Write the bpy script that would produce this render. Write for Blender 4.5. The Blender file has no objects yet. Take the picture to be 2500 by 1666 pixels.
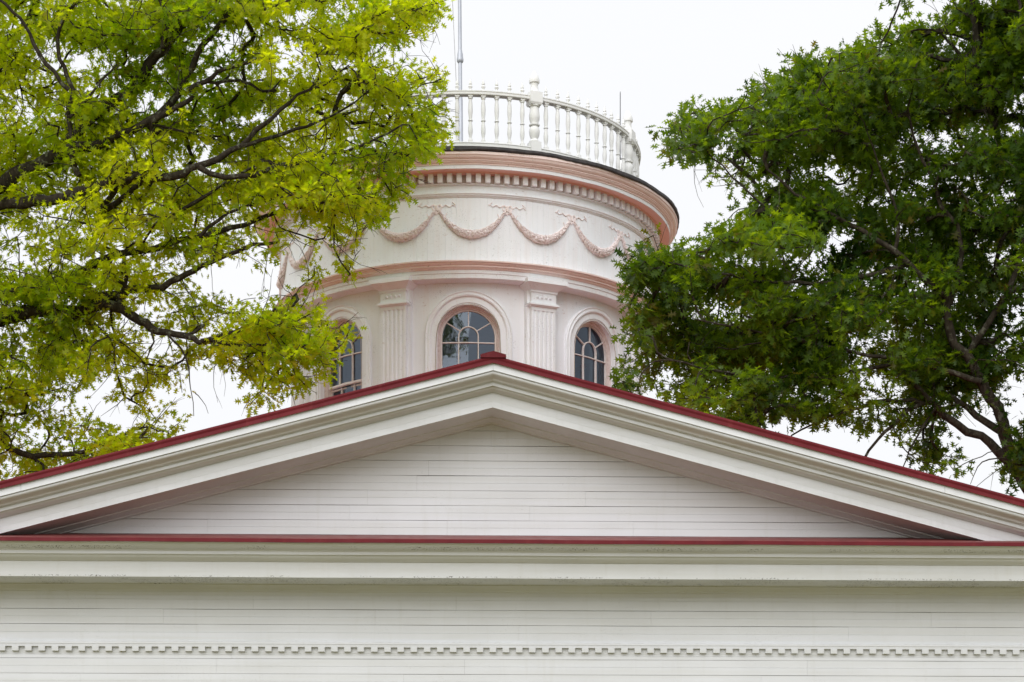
import bpy, bmesh, math, random
import numpy as np
from mathutils import Vector
R_ = math.radians
random.seed(7); rng = np.random.default_rng(11)
sc = bpy.context.scene
COL = sc.collection

# ------------------------------------------------------------------ camera, sky, sun, exposure
YAW = 0.03
FPX, HY, CZ = 5000.0, 2235.0, 1.6          # focal length and horizon row in pixels of the 2500 px wide photograph; eye height
cam = bpy.data.cameras.new('camera'); co = bpy.data.objects.new('camera', cam); COL.objects.link(co)
co.location = (0, 0, CZ); co.rotation_euler = (R_(90), 0, -YAW)
cam.lens = 72.0; cam.sensor_width = 36.0; cam.shift_y = (HY-833)/2500.0; cam.clip_end = 3000; cam.clip_start = 0.1
sc.camera = co
SUN_EL, SUN_AZ = R_(33), R_(198)           # azimuth clockwise from +Y (the view direction)
w = bpy.data.worlds.new('World'); sc.world = w; w.use_nodes = True
nt = w.node_tree; nt.nodes.clear()
out = nt.nodes.new('ShaderNodeOutputWorld'); bg = nt.nodes.new('ShaderNodeBackground')
sky = nt.nodes.new('ShaderNodeTexSky'); sky.sky_type = 'NISHITA'; sky.sun_disc = False
sky.sun_elevation = SUN_EL; sky.sun_rotation = SUN_AZ; sky.air_density = 1.0; sky.dust_density = 3.0
tc = nt.nodes.new('ShaderNodeTexCoord'); cn = nt.nodes.new('ShaderNodeTexNoise')
cn.inputs['Scale'].default_value = 2.2; cn.inputs['Detail'].default_value = 5; cn.inputs['Roughness'].default_value = 0.45
cmap = nt.nodes.new('ShaderNodeMapping'); cmap.inputs['Scale'].default_value = (1, 1, 2.2)
cr = nt.nodes.new('ShaderNodeValToRGB')
cr.color_ramp.elements[0].position = 0.34; cr.color_ramp.elements[0].color = (9.65, 9.8, 10.15, 1)
cr.color_ramp.elements[1].position = 0.66; cr.color_ramp.elements[1].color = (10.1, 10.15, 10.3, 1)
mx = nt.nodes.new('ShaderNodeMixRGB'); mx.inputs['Fac'].default_value = 0.965
nt.links.new(tc.outputs['Generated'], cmap.inputs['Vector']); nt.links.new(cmap.outputs['Vector'], cn.inputs['Vector'])
nt.links.new(cn.outputs['Fac'], cr.inputs['Fac'])
nt.links.new(sky.outputs['Color'], mx.inputs['Color1']); nt.links.new(cr.outputs['Color'], mx.inputs['Color2'])
sx = nt.nodes.new('ShaderNodeSeparateXYZ'); nt.links.new(tc.outputs['Generated'], sx.inputs[0])
mr = nt.nodes.new('ShaderNodeMapRange'); mr.inputs['From Min'].default_value = .35; mr.inputs['From Max'].default_value = 1.0
mr.inputs['To Min'].default_value = 1.0; mr.inputs['To Max'].default_value = 1.15; nt.links.new(sx.outputs['Z'], mr.inputs['Value'])
mm = nt.nodes.new('ShaderNodeVectorMath'); mm.operation = 'SCALE'   # an overcast sky is brighter overhead than near the horizon
dt = nt.nodes.new('ShaderNodeVectorMath'); dt.operation = 'DOT_PRODUCT'; nt.links.new(tc.outputs['Generated'], dt.inputs[0])
dt.inputs[1].default_value = (math.sin(SUN_AZ)*math.cos(R_(25)), math.cos(SUN_AZ)*math.cos(R_(25)), math.sin(R_(25)))   # sky lobe added towards the sun, behind the camera, for even frontal light
m2 = nt.nodes.new('ShaderNodeMapRange'); m2.interpolation_type = 'SMOOTHSTEP'; m2.inputs['From Min'].default_value = -.1; m2.inputs['From Max'].default_value = 1.0
m2.inputs['To Min'].default_value = 0.0; m2.inputs['To Max'].default_value = .75; nt.links.new(dt.outputs['Value'], m2.inputs['Value'])
ad = nt.nodes.new('ShaderNodeMath'); ad.operation = 'ADD'; nt.links.new(mr.outputs['Result'], ad.inputs[0]); nt.links.new(m2.outputs['Result'], ad.inputs[1])
nt.links.new(mx.outputs['Color'], mm.inputs[0]); nt.links.new(ad.outputs[0], mm.inputs['Scale'])
nt.links.new(mm.outputs['Vector'], bg.inputs['Color']); bg.inputs['Strength'].default_value = 0.0748
nt.links.new(bg.outputs['Background'], out.inputs['Surface'])
sl = bpy.data.lights.new('sun', 'SUN'); sl.energy = 0.95; sl.angle = R_(50); sl.color = (1.0, 0.975, 0.94)
so = bpy.data.objects.new('sun', sl); COL.objects.link(so)
sd = Vector((math.sin(SUN_AZ)*math.cos(SUN_EL), math.cos(SUN_AZ)*math.cos(SUN_EL), math.sin(SUN_EL)))
so.rotation_euler = sd.to_track_quat('Z', 'Y').to_euler(); so.location = (0, -20, 40)
sc.render.engine = 'CYCLES'
sc.cycles.max_bounces = 10; sc.cycles.diffuse_bounces = 6; sc.cycles.transparent_max_bounces = 12
sc.view_settings.view_transform = 'Standard'; sc.view_settings.look = 'None'
sc.view_settings.exposure = 0.42; sc.view_settings.gamma = 1.0

# ------------------------------------------------------------------ materials
def S(v): return tuple(v)+(1,) if len(v) == 3 else tuple(v)
class Mat:
    def __init__(s, name):
        s.m = bpy.data.materials.new(name); s.m.use_nodes = True; s.t = s.m.node_tree
        s.b = s.t.nodes['Principled BSDF']
        s.tc = s.t.nodes.new('ShaderNodeTexCoord')
    def n(s, k, **kw):
        x = s.t.nodes.new(k)
        for a, v in kw.items(): setattr(x, a, v)
        return x
    def l(s, a, b): s.t.links.new(a, b)
    def noise(s, scale, detail=4, rough=.55, vec=(1, 1, 1)):
        mp = s.n('ShaderNodeMapping'); mp.inputs['Scale'].default_value = vec; s.l(s.tc.outputs['Object'], mp.inputs['Vector'])
        x = s.n('ShaderNodeTexNoise'); x.inputs['Scale'].default_value = scale; x.inputs['Detail'].default_value = detail
        x.inputs['Roughness'].default_value = rough; s.l(mp.outputs['Vector'], x.inputs['Vector']); return x.outputs['Fac']
    def ramp(s, fac, a, b, ca=(0, 0, 0), cb=(1, 1, 1)):
        r = s.n('ShaderNodeValToRGB'); e = r.color_ramp.elements
        e[0].position = a; e[0].color = S(ca); e[1].position = b; e[1].color = S(cb); s.l(fac, r.inputs['Fac']); return r.outputs['Color']
    def mix(s, fac, a, b, mode='MIX'):
        x = s.n('ShaderNodeMixRGB', blend_type=mode)
        for i, v in ((0, fac), (1, a), (2, b)):
            if isinstance(v, (int, float)): x.inputs[i].default_value = v
            elif isinstance(v, tuple): x.inputs[i].default_value = S(v)
            else: s.l(v, x.inputs[i])
        return x.outputs['Color']
    def math(s, op, a, b):
        x = s.n('ShaderNodeMath', operation=op)
        for i, v in ((0, a), (1, b)):
            if isinstance(v, (int, float)): x.inputs[i].default_value = v
            else: s.l(v, x.inputs[i])
        return x.outputs[0]
    def bump(s, h, strength=.3, dist=.01):
        x = s.n('ShaderNodeBump'); x.inputs['Strength'].default_value = strength; x.inputs['Distance'].default_value = dist
        s.l(h, x.inputs['Height']); s.l(x.outputs['Normal'], s.b.inputs['Normal'])
    def col(s, c, rough=.5):
        if isinstance(c, tuple): s.b.inputs['Base Color'].default_value = S(c)
        else: s.l(c, s.b.inputs['Base Color'])
        if isinstance(rough, (int, float)): s.b.inputs['Roughness'].default_value = rough
        else: s.l(rough, s.b.inputs['Roughness'])
        return s.m

def paint(name, base, dirt, specks=.5, streak=.25, bumps=.25, chips=None, vert=False, zbands=None):
    m = Mat(name)
    big = m.noise(1.3, 5); c = m.mix(m.ramp(big, .35, .7), base, tuple(x*.94 for x in base))
    st = m.noise(9, 6, .6, (1, 1, .06) if vert else (.12, 1, 1))
    c = m.mix(m.math('MULTIPLY', m.ramp(st, .5, .8), streak), c, dirt)
    bt = m.ramp(m.noise(1, 2, .5, (.22, 1, 10.5)), .38, .62); c = m.mix(m.math('MULTIPLY', bt, .22 if zbands or specks < .2 else .0), c, dirt)
    dr = m.ramp(m.noise(13, 4, .6, (1, 1, .09)), .56, .75); c = m.mix(m.math('MULTIPLY', dr, .16), c, dirt)
    sp = m.noise(70, 3, .6, (.7, 1, 1)); cl = m.noise(1.7, 4, .7)
    f = m.math('MULTIPLY', m.ramp(sp, .56 if zbands else .60, .62 if zbands else .66), m.ramp(cl, .46 if zbands else .50, .56 if zbands else .60))
    if zbands:      # mildew sits on the soffit and in the crown's groove
        sz = m.n('ShaderNodeSeparateXYZ'); m.l(m.tc.outputs['Object'], sz.inputs[0]); tot = None
        for a, b in zbands:
            q = m.math('MULTIPLY', m.math('GREATER_THAN', sz.outputs[2], a), m.math('LESS_THAN', sz.outputs[2], b)); tot = q if tot is None else m.math('ADD', tot, q)
        f = m.math('MULTIPLY', f, tot)
    c = m.mix(m.math('MULTIPLY', f, specks), c, (.07, .065, .05))
    if chips:
        ch = m.math('MULTIPLY', m.ramp(m.noise(30, 6, .7, (.5, .5, 1)), .60, .66), m.ramp(m.noise(1.1, 3, .6), .45, .6))
        c = m.mix(m.math('MULTIPLY', ch, chips[1]), c, chips[0])
    m.bump(m.noise(26, 6, .7, (.35, 1, 1)), bumps, .004)
    return m.col(c, .55)

WHITE = paint('white_board_paint', (.62, .635, .66), (.46, .46, .41), .12, .22)
FASCIA = paint('white_fascia_paint', (.66, .675, .70), (.44, .45, .44), .10, .28, .2, vert=True)
PINK = paint('pale_pink_paint', (.89, .91, .955), (.80, .70, .68), .35, .35, .7, ((.50, .38, .34), .5), True)
CORN = paint('cornice_bounce_pink', (.93, .77, .74), (.76, .56, .52), .4, .3, .8, ((.36, .25, .21), .7))  # white trim with the red roof's pink bounce put into its colour
GARL = paint('garland_paint', (.90, .81, .81), (.72, .55, .52), .5, .5, 1.0, ((.45, .34, .30), .6))
WHITED = paint('stained_white_paint', (.62, .635, .65), (.44, .43, .36), 1.0, .3, zbands=[(5.606, 5.625), (5.985, 6.012-.02), (5.905, 5.93)])
SALMON = paint('soffit_bounce_pink', (.92, .56, .50), (.80, .46, .40), .3, .3, .6, ((.45, .28, .22), .5))  # white underside, bounce light from the red roof painted in as deep pink
RAIL = paint('white_rail_paint', (.78, .78, .775), (.66, .66, .64), .2, .2, .3, vert=True)
def mk_red(name, a, b, c2, spec, r0):
    m = Mat(name)
    c = m.mix(m.ramp(m.noise(3, 5), .35, .7), a, b)
    c = m.mix(m.math('MULTIPLY', m.ramp(m.noise(14, 5, .6, (1, 1, .2)), .55, .8), .4), c, c2)
    m.b.inputs['Specular IOR Level'].default_value = spec
    m.bump(m.noise(6, 4), .25, .01); return m.col(c, m.ramp(m.noise(5, 4), .3, .7, (r0,)*3, (r0+.15,)*3))
RED = mk_red('maroon_edge_metal', (.095, .010, .014), (.130, .014, .018), (.19, .040, .038), .12, .5)
FLASH = mk_red('pale_flashing_metal', (.15, .035, .035), (.21, .055, .05), (.30, .13, .11), .3, .45)  # paler red for the flashing's sloped top
REDROOF = mk_red('red_roof_metal', (.36, .042, .040), (.44, .07, .065), (.48, .14, .13), .3, .4)
def mk_simple(name, a, b, sc_=8, rough=.7, bumps=.3, metal=0, vec=(1, 1, 1)):
    m = Mat(name); m.bump(m.noise(sc_*2, 5, .6, vec), bumps, .006); m.b.inputs['Metallic'].default_value = metal
    return m.col(m.mix(m.ramp(m.noise(sc_, 5, .6, vec), .35, .68), a, b), rough)
GAP = mk_simple('dark_gap_wood', (.06, .045, .04), (.12, .09, .08))
ROOFING = mk_simple('dark_roofing_felt', (.022, .02, .022), (.06, .05, .05), 12, .75)
DENTBACK = mk_simple('brown_dentil_backing', (.42, .34, .29), (.55, .45, .40), 25)  # brown backing seen between the tower dentils
POLE = mk_simple('grey_painted_steel', (.36, .38, .43), (.46, .48, .53), 10, .4, .1, .3, (1, 1, .2))
ROPE = mk_simple('rope_fibre', (.35, .35, .36), (.45, .45, .46))
WIRE = mk_simple('old_cable', (.40, .33, .28), (.5, .42, .36))
IRON = mk_simple('dark_iron', (.10, .10, .11), (.16, .16, .17), 10, .5, .1, .5)
FRAME = mk_simple('weathered_frame_paint', (.62, .50, .48), (.78, .69, .67), 18, .7, .6)
SASH = mk_simple('sash_paint', (.78, .73, .72), (.70, .62, .60), 18, .6, .4)
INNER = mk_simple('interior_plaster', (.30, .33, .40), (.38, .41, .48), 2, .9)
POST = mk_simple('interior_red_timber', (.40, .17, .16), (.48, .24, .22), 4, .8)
def mk_bark(name, a, b, lich):
    m = Mat(name)
    c = m.mix(m.ramp(m.noise(22, 6, .65, (1, 1, .35)), .35, .65), a, b)
    c = m.mix(m.math('MULTIPLY', m.ramp(m.noise(9, 5, .7), .56, .62), .8), c, lich)
    m.b.inputs['Specular IOR Level'].default_value = .1; m.bump(m.noise(30, 6, .7, (1, 1, .4)), .9, .02); return m.col(c, .9)
BARK = mk_bark('lichen_bark', (.018, .015, .011), (.045, .037, .027), (.13, .14, .10))
BARK2 = mk_bark('grey_bark', (.022, .018, .013), (.06, .05, .037), (.12, .12, .09))
def mk_leaf(name, dark, light, tdark, tlight, tr, gloss):
    m = Mat(name)
    at = m.n('ShaderNodeAttribute'); at.attribute_name = 'tint'
    sep = m.n('ShaderNodeSeparateColor'); m.l(at.outputs['Color'], sep.inputs[0])
    c = m.mix(sep.outputs[0], dark, light); tcx = m.mix(sep.outputs[0], tdark, tlight)
    c = m.mix(m.math('MULTIPLY', sep.outputs[1], .6), c, (.17, .11, .02)); tcx = m.mix(m.math('MULTIPLY', sep.outputs[1], .75), tcx, (.30, .16, .015))
    m.col(c, gloss); m.b.inputs['Specular IOR Level'].default_value = .22
    tl = m.n('ShaderNodeBsdfTranslucent'); m.l(tcx, tl.inputs['Color'])
    ms = m.n('ShaderNodeMixShader'); ms.inputs[0].default_value = tr
    m.l(m.b.outputs[0], ms.inputs[1]); m.l(tl.outputs[0], ms.inputs[2])
    m.l(ms.outputs[0], m.t.nodes['Material Output'].inputs['Surface']); return m.m
LEAF_A = mk_leaf('spring_oak_leaf', (.11, .18, .006), (.34, .38, .010), (.36, .58, .004), (.90, .95, .008), .64, .40)
LEAF_B = mk_leaf('dark_oak_leaf', (.012, .034, .004), (.080, .15, .010), (.05, .15, .004), (.54, .74, .010), .42, .40)
def mk_glass():
    m = Mat('window_glass'); t = m.n('ShaderNodeBsdfTransparent'); t.inputs[0].default_value = (.50, .57, .72, 1)
    g = m.n('ShaderNodeBsdfGlossy'); g.inputs['Roughness'].default_value = .03; g.inputs[0].default_value = (.72, .84, 1, 1)
    fr = m.n('ShaderNodeFresnel'); fr.inputs[0].default_value = 1.7
    bp = m.n('ShaderNodeBump'); bp.inputs['Strength'].default_value = .12; bp.inputs['Distance'].default_value = .02
    m.l(m.noise(5, 2), bp.inputs['Height']); m.l(bp.outputs[0], g.inputs['Normal'])
    ms = m.n('ShaderNodeMixShader'); m.l(fr.outputs[0], ms.inputs[0]); m.l(t.outputs[0], ms.inputs[1]); m.l(g.outputs[0], ms.inputs[2])
    m.l(ms.outputs[0], m.t.nodes['Material Output'].inputs['Surface']); return m.m
GLASS = mk_glass()
def mk_ground():
    m = Mat('lawn_grass'); c = m.mix(m.ramp(m.noise(.25, 6), .35, .65), (.15, .128, .026), (.20, .168, .05))
    m.bump(m.noise(8, 6), .6, .05); return m.col(c, .9)
GROUND = mk_ground()

# ------------------------------------------------------------------ mesh helpers
class MB:
    def __init__(s): s.v = []; s.f = []
    def add(s, vs, fs):
        o = len(s.v); s.v += [tuple(p) for p in vs]; s.f += [tuple(i+o for i in f) for f in fs]
    def box(s, x0, x1, y0, y1, z0, z1):
        s.add([(x0, y0, z0), (x1, y0, z0), (x1, y1, z0), (x0, y1, z0), (x0, y0, z1), (x1, y0, z1), (x1, y1, z1), (x0, y1, z1)],
              [(0, 3, 2, 1), (4, 5, 6, 7), (0, 1, 5, 4), (1, 2, 6, 5), (2, 3, 7, 6), (3, 0, 4, 7)])
    def frus(s, b, t):   # b, t = (x0,x1,y0,y1,z)
        s.add([(b[0], b[2], b[4]), (b[1], b[2], b[4]), (b[1], b[3], b[4]), (b[0], b[3], b[4]),
               (t[0], t[2], t[4]), (t[1], t[2], t[4]), (t[1], t[3], t[4]), (t[0], t[3], t[4])],
              [(0, 3, 2, 1), (4, 5, 6, 7), (0, 1, 5, 4), (1, 2, 6, 5), (2, 3, 7, 6), (3, 0, 4, 7)])
    def grid(s, rows, closeu=False, closev=False):  # rows of points
        n, m = len(rows), len(rows[0]); o = len(s.v)
        for r in rows: s.v += [tuple(p) for p in r]
        for i in range(n if closeu else n-1):
            for j in range(m if closev else m-1):
                s.f.append((o+i*m+j, o+i*m+(j+1) % m, o+((i+1) % n)*m+(j+1) % m, o+((i+1) % n)*m+j))
    def lathe(s, prof, segs=24, cx=0, cy=0, close=False, jit=None):
        rows = []
        for k in range(segs):
            a = 2*math.pi*k/segs
            rows.append([(cx+r*math.sin(a), cy-r*math.cos(a), z+(jit(a, i) if jit else 0)) for i, (r, z) in enumerate(prof)])
        s.grid(rows, True, close)
    def tube(s, pts, rad, sides=6, cap=True):
        pts = [Vector(p) for p in pts]; n = len(pts); rows = []; u = None
        for i, p in enumerate(pts):
            d = (pts[min(i+1, n-1)]-pts[max(i-1, 0)])
            d = d.normalized() if d.length > 1e-9 else Vector((0, 0, 1))
            if u is None: u = d.orthogonal().normalized()
            else:
                u = u-d*u.dot(d); u = u.normalized() if u.length > 1e-6 else d.orthogonal().normalized()
            v = d.cross(u); r = rad[i] if hasattr(rad, '__len__') else rad
            rows.append([p+(u*math.cos(2*math.pi*k/sides)+v*math.sin(2*math.pi*k/sides))*r for k in range(sides)])
        o = len(s.v); s.grid(rows, False, True)
        if cap:
            s.f.append(tuple(o+k for k in range(sides))); s.f.append(tuple(o+(n-1)*sides+k for k in reversed(range(sides))))
    def build(s, name, mat, parent=None, loc=(0, 0, 0), smooth=None, clip=None, recalc=True):
        me = bpy.data.meshes.new(name); me.from_pydata(s.v, [], s.f)
        bm = bmesh.new(); bm.from_mesh(me)
        for c_ in ([] if clip is None else clip if isinstance(clip, list) else [clip]):
            bmesh.ops.bisect_plane(bm, geom=bm.verts[:]+bm.edges[:]+bm.faces[:], plane_co=c_[0], plane_no=c_[1], clear_inner=True)
        if recalc: bmesh.ops.recalc_face_normals(bm, faces=bm.faces)
        bm.to_mesh(me); bm.free()
        if smooth:
            me.polygons.foreach_set('use_smooth', [True]*len(me.polygons)); me.set_sharp_from_angle(angle=R_(smooth))
        me.materials.append(mat); o = bpy.data.objects.new(name, me); COL.objects.link(o); o.location = loc
        if parent: o.parent = parent
        return o
def tag(o, label, cat, group=None, kind=None):
    if label: o['label'] = label
    if cat: o['category'] = cat
    if group: o['group'] = group
    if kind: o['kind'] = kind
    return o
def empty(name, loc, label, cat, group=None):
    o = bpy.data.objects.new(name, None); COL.objects.link(o); o.location = loc; return tag(o, label, cat, group)
def wob(x, s=1.0, k=0):
    return s*(.5*math.sin(x*1.7+k*2.1)+.3*math.sin(x*4.3+k)+.2*math.sin(x*9.1+k*5))

# ------------------------------------------------------------------ setting
g = MB(); g.grid([[(-900, -900, 0), (900, -900, 0)], [(-900, 1500, 0), (900, 1500, 0)]])
tag(g.build('ground', GROUND), None, None, kind='structure')

# ------------------------------------------------------------------ the white building with its pediment
BX, HW, WY, SL = 0.50, 7.15, 25.0, 0.2635     # axis, half width of the wall, wall plane, roof slope
bld = empty('white_building', (BX, WY, 0), 'white clapboard building front with a low triangular pediment and dark red metal roof edges', 'building')
def P(Y, py, u=0.0): return CZ+(HY-py)/FPX*Y/(0.99955-u*0.03)     # height of a row of the photo at a given wall distance
def siding(z_lines, zb, xr, zt, seedk, clipf=None):
    """courses of double boards, butt joints left open, on the plane y=0 (local, facing -y)"""
    m = MB(); rnd = random.Random(seedk); zs = [zb]+z_lines+[zt]
    for k in range(len(zs)-1):
        a, b = zs[k], zs[k+1]
        if b-a < .01: continue
        x0, x1 = xr; x = x0; cuts = [x0]
        while x < x1:
            x += rnd.uniform(1.9, 4.6); cuts.append(min(x, x1))
        for i in range(len(cuts)-1):
            p, q = cuts[i]+.0007, cuts[i+1]-.0007
            off = rnd.uniform(-.0012, .0012); mid = (a+b)/2; t = rnd.uniform(.0018, .0045)
            prof = [(.012, a+.001), (-.012+off, a+.001), (-.0105+off, mid-.0018), (-.0070+off, mid), (-.0105+off, mid+.0018), (-.0085+off, b-t), (.012, b-t)]
            n = max(2, int((q-p)/.5)); rows = []
            for j in range(n+1):
                xx = p+(q-p)*j/n; dz = wob(xx, .0011, k)
                dt_ = wob(xx*1.7, .0016, k+3); rows.append([(xx, y, z+dz+(dt_ if i3 > 4 else 0)) for i3, (y, z) in enumerate(prof)])
            o = len(m.v); m.grid(rows); L = len(prof)
            m.f.append(tuple(o+i2 for i2 in range(L))); m.f.append(tuple(o+n*L+i2 for i2 in reversed(range(L))))
    return m
u7 = .09
zflT = P(24.97, 1312, u7); zflF = P(24.02, 1321, u7)
# frieze wall
zl_up = [4.955, 5.138, 5.322]; zl_lo = [z for z in [4.722-.1836*k for k in range(25, -1, -1)]]
z_t0 = P(24.94, 1573, u7); z_t1 = P(24.94, 1576, u7); z_t2 = P(24.93, 1583.5, u7); z_d = P(24.94, 1594.6, u7)
fw = MB(); fw.box(-HW, HW, .015, .30, 0, zflT-.02)
wall = fw.build('wall', GAP, bld)
siding(zl_lo, 0.1, (-HW, HW), 4.815, 3).build('siding', WHITE, wall)
siding([5.138, 5.322], 4.94, (-HW, HW), 5.56, 5).build('siding', WHITE, wall)
for sx in (-1, 1):
    sw = MB(); sw.box(*( (-HW-.02, -HW+.2) if sx < 0 else (HW-.2, HW+.02)), .303, 20, 0, 5.6); sw.build('side_wall', WHITE, bld)
# dentil band
def extrude_x(prof, x0, x1, step=.5, jit=.001, k=0):
    m = MB(); n = int((x1-x0)/step)+1; rows = []
    for j in range(n+1):
        x = x0+(x1-x0)*j/n; rows.append([(x, y, z+wob(x, jit, k)) for y, z in prof])
    m.grid(rows); L = len(prof); m.f.append(tuple(range(L))); m.f.append(tuple(n*L+i for i in reversed(range(L)))); return m
zc = z_t2
band = extrude_x([(.01, z_t0+.045), (-.016, z_t0+.04), (-.030, z_t0+.012), (-.062, z_t0+.004), (-.064, z_t1-.004), (-.058, z_t1-.006), (-.056, z_t2), (-.012, z_t2), (-.012, 4.79), (.01, 4.79)], -HW, HW, .5, .0012, 3).build('dentil_moulding', WHITE, bld)
dm = MB(); dm.box(-.040, .040, -.062, -.013, z_d, z_t2+.003)
d0 = dm.build('dentil', WHITE, band)
dn = 0; x = -HW+.1
while x < HW-.05:
    if -6.15 < x < 6.8 and dn < 99:
        o = d0 if dn == 0 else d0.copy()
        if dn: COL.objects.link(o); o.parent = band
        o.location = (x+random.uniform(-.003, .003), 0, random.uniform(-.0015, .0015)); dn += 1
    x += .1606
# horizontal cornice swept along front and both sides
def H(Y, py): return (WY-Y, P(Y, py, u7))
hprof = [(1.0-.02, zflF-.004), H(24.02, 1330), H(24.05, 1331.5), H(24.055, 1334), H(24.075, 1338), H(24.105, 1342), H(24.15, 1346), H(24.185, 1348.6), H(24.187, 1350), H(24.2, 1352), H(24.2, 1359.5), H(24.225, 1360.2), H(24.235, 1364), H(24.26, 1369), H(24.30, 1373), H(24.315, 1376.5), H(24.332, 1377.3), H(24.333, 1415)]
zs_ = hprof[-1][1]
hprof += [(.650, zs_), (.650, zs_+.006), (.14, zs_+.006), (.138, zs_-.006), (.10, zs_-.012), (.07, zs_-.03), (.04, zs_-.05), (.036, P(24.96, 1449, u7)), (.022, P(24.96, 1450, u7)), (.020, P(24.97, 1458, u7)), (-.02, P(24.97, 1458, u7)), (-.02, zflF-.03)]
def sweep_u(prof, back=20.0, close=True, jit=.0018):
    m = MB(); path = []
    for t in (1, .5, 0): path.append((-1, t))
    nn = 36
    for i in range(1, nn): path.append((-1+2*i/nn, 0))
    for t in (0, .5, 1): path.append((1, t))
    rows = []
    for sx, t in path:
        rows.append([(sx*(HW+o), (-o if t == 0 else t*back-(o if t < 0 else 0)), z+wob(sx*8+t, jit, 1)) for o, z in prof])
    m.grid(rows, False, close); return m
cor = sweep_u(hprof).build('cornice', WHITED, bld, smooth=28)
fl = sweep_u([(-.01, zflT+.008), (.03, zflT), (.50, (zflT+zflF)/2+.004), (.975, zflF+.002), (1.0, zflF-.004), (1.006, P(24.0, 1329.6, u7)), (.990, P(24.0, 1330, u7)), (.985, zflF-.012), (-.01, zflF-.012)], jit=.003)
fl.build('flashing', RED, cor)
ft = sweep_u([(.0, zflT+.012), (.03, zflT+.004), (.50, (zflT+zflF)/2+.008), (.965, zflF+.007), (.965, zflF+.003), (.50, (zflT+zflF)/2+.005)], jit=.003)
ft.build('flashing_slope', FLASH, cor)
# tympanum
tz = [6.415+.1826*k for k in range(0, 9)]
apexT = P(24.99, 1035)
ty = siding(tz, 6.235, (-6.6, 6.6), 8.1, 9)
tyo = ty.build('tympanum', WHITE, bld, clip=[((0, 0, 7.72), (-SL, 0, -1)), ((0, 0, 7.72), (SL, 0, -1))])
bk = MB(); bk.add([(-7.6, .014, 6.1), (7.6, .014, 6.1), (7.6, .014, 8.01-7.6*SL), (0, .014, 8.01), (-7.6, .014, 8.01-7.6*SL)], [(0, 1, 2, 3, 4)])
bk.build('backing_board', GAP, tyo)
# raking cornices, mitred at the apex, ends die onto the flashing
def A(Y, py): return (Y-WY, P(Y, py))
zso = P(24.33, 995.4)
def rake(prof, sgn, L=8.6, n=16, jit=.0016, k=0):
    m = MB(); rows = []
    for j in range(n+1):
        x = L*j/n
        rows.append([(sgn*x, y, z-SL*x+(wob(x*sgn, jit, k) if j else 0)) for y, z in prof])
    m.grid(rows, False, True); return m
fas = [A(24.0, 886.0), A(24.0, 904.6), (24.012-WY, P(24.0, 904.9)), (24.05-WY, P(24.0, 904.9)), (24.05-WY, P(24.0, 886.0))]
crown = [A(24.04, 906.3), A(24.022, 907.0), A(24.02, 909.0), A(24.024, 911.5), A(24.036, 914.5), A(24.06, 917.5), A(24.09, 920.5), A(24.115, 923.5), A(24.13, 926.5), A(24.135, 928.8), A(24.155, 929.8), A(24.157, 931.6), A(24.185, 932.2), A(24.187, 942.3), A(24.215, 943), A(24.22, 946), A(24.235, 949.5), A(24.262, 952.5), A(24.29, 955), A(24.30, 957.4), A(24.328, 958.3), A(24.328, 980), (24.6-WY, P(24.33, 980)), (24.6-WY, P(24.33, 905)), (24.04-WY, P(24.04, 905.2))]
board = [A(24.33, 958.6), (24.33-WY, zso), (24.352-WY, zso), (24.352-WY, zso+.007), (24.80-WY, zso+.007), (24.802-WY, zso-.004), (24.84-WY, zso-.007), (24.87-WY, zso-.016), (24.90-WY, zso-.028), (24.93-WY, zso-.03), (24.935-WY, zso-.042), (25.02-WY, zso-.046), (25.02-WY, zso+.12), (24.55-WY, P(24.33, 958.6))]
CL = ((0, 0, 0), (0, -.22, 1))
for sgn in (-1, 1):
    base = [rake(board, sgn, k=1+sgn)]
    ob = base[0].build('raking_cornice', FASCIA, bld, smooth=28, clip=((0, -.03, zflT-.002), (0, -.2306, 1)))
    rake(crown, sgn, k=4+sgn).build('crown_moulding', WHITE, ob, smooth=40, clip=((0, -1.0, zflF+.004), (0, 0, 1)))
    f_ = MB(); cuts = [0.0, 5.33, 8.6] if sgn > 0 else [0.0, 5.5, 8.6]
    for a, b in zip(cuts, cuts[1:]):
        a2, b2 = (a+.0015 if a else 0.0009), b-.0015; rows = []
        for j in range(9):
            x = a2+(b2-a2)*j/8; rows.append([(sgn*x, y, z-SL*x+wob(x*sgn, .0012, 7)) for y, z in fas])
        o_ = len(f_.v); f_.grid(rows, False, True); f_.f.append(tuple(o_+i for i in range(5))); f_.f.append(tuple(o_+40+i for i in range(5)))
    f_.build('fascia_board', FASCIA, ob, clip=((0, -1.0, zflF+.004), (0, 0, 1)))
# roof
zR = P(23.98, 868.5)
rf = MB(); rows = []
for x in [-8.3, -6, -4, -2, 0, 2, 4, 6, 8.3]:
    z = zR-SL*abs(x); rows.append([(x, -1.02, z), (x, 20, z), (x, 20, z-.05), (x, -.96, z-.05)])
rf.grid(rows, False, True)
roof = rf.build('roof', REDROOF, bld)
zb_ = P(23.98, 887.2)
for sgn in (-1, 1):
    de = MB(); rows = []
    for j in range(33):
        x = 8.32*j/32; lp = .004 if int((x+1.1)/2.9) % 2 else 0; jz = lp*-.5+ wob(x*sgn, .0022, 2) if j else 0
        rows.append([(sgn*x, -1.023, zR+.002-SL*x), (sgn*x, -1.030, zR-.02-SL*x+jz*.5), (sgn*x, -1.022, (zR+zb_)/2-SL*x+jz), (sgn*x, -1.032, zb_-SL*x+jz), (sgn*x, -1.012, zb_+.003-SL*x+jz), (sgn*x, -1.008, zR-.01-SL*x)])
    de.grid(rows, False, True); de.build('drip_edge', RED, roof)
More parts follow.
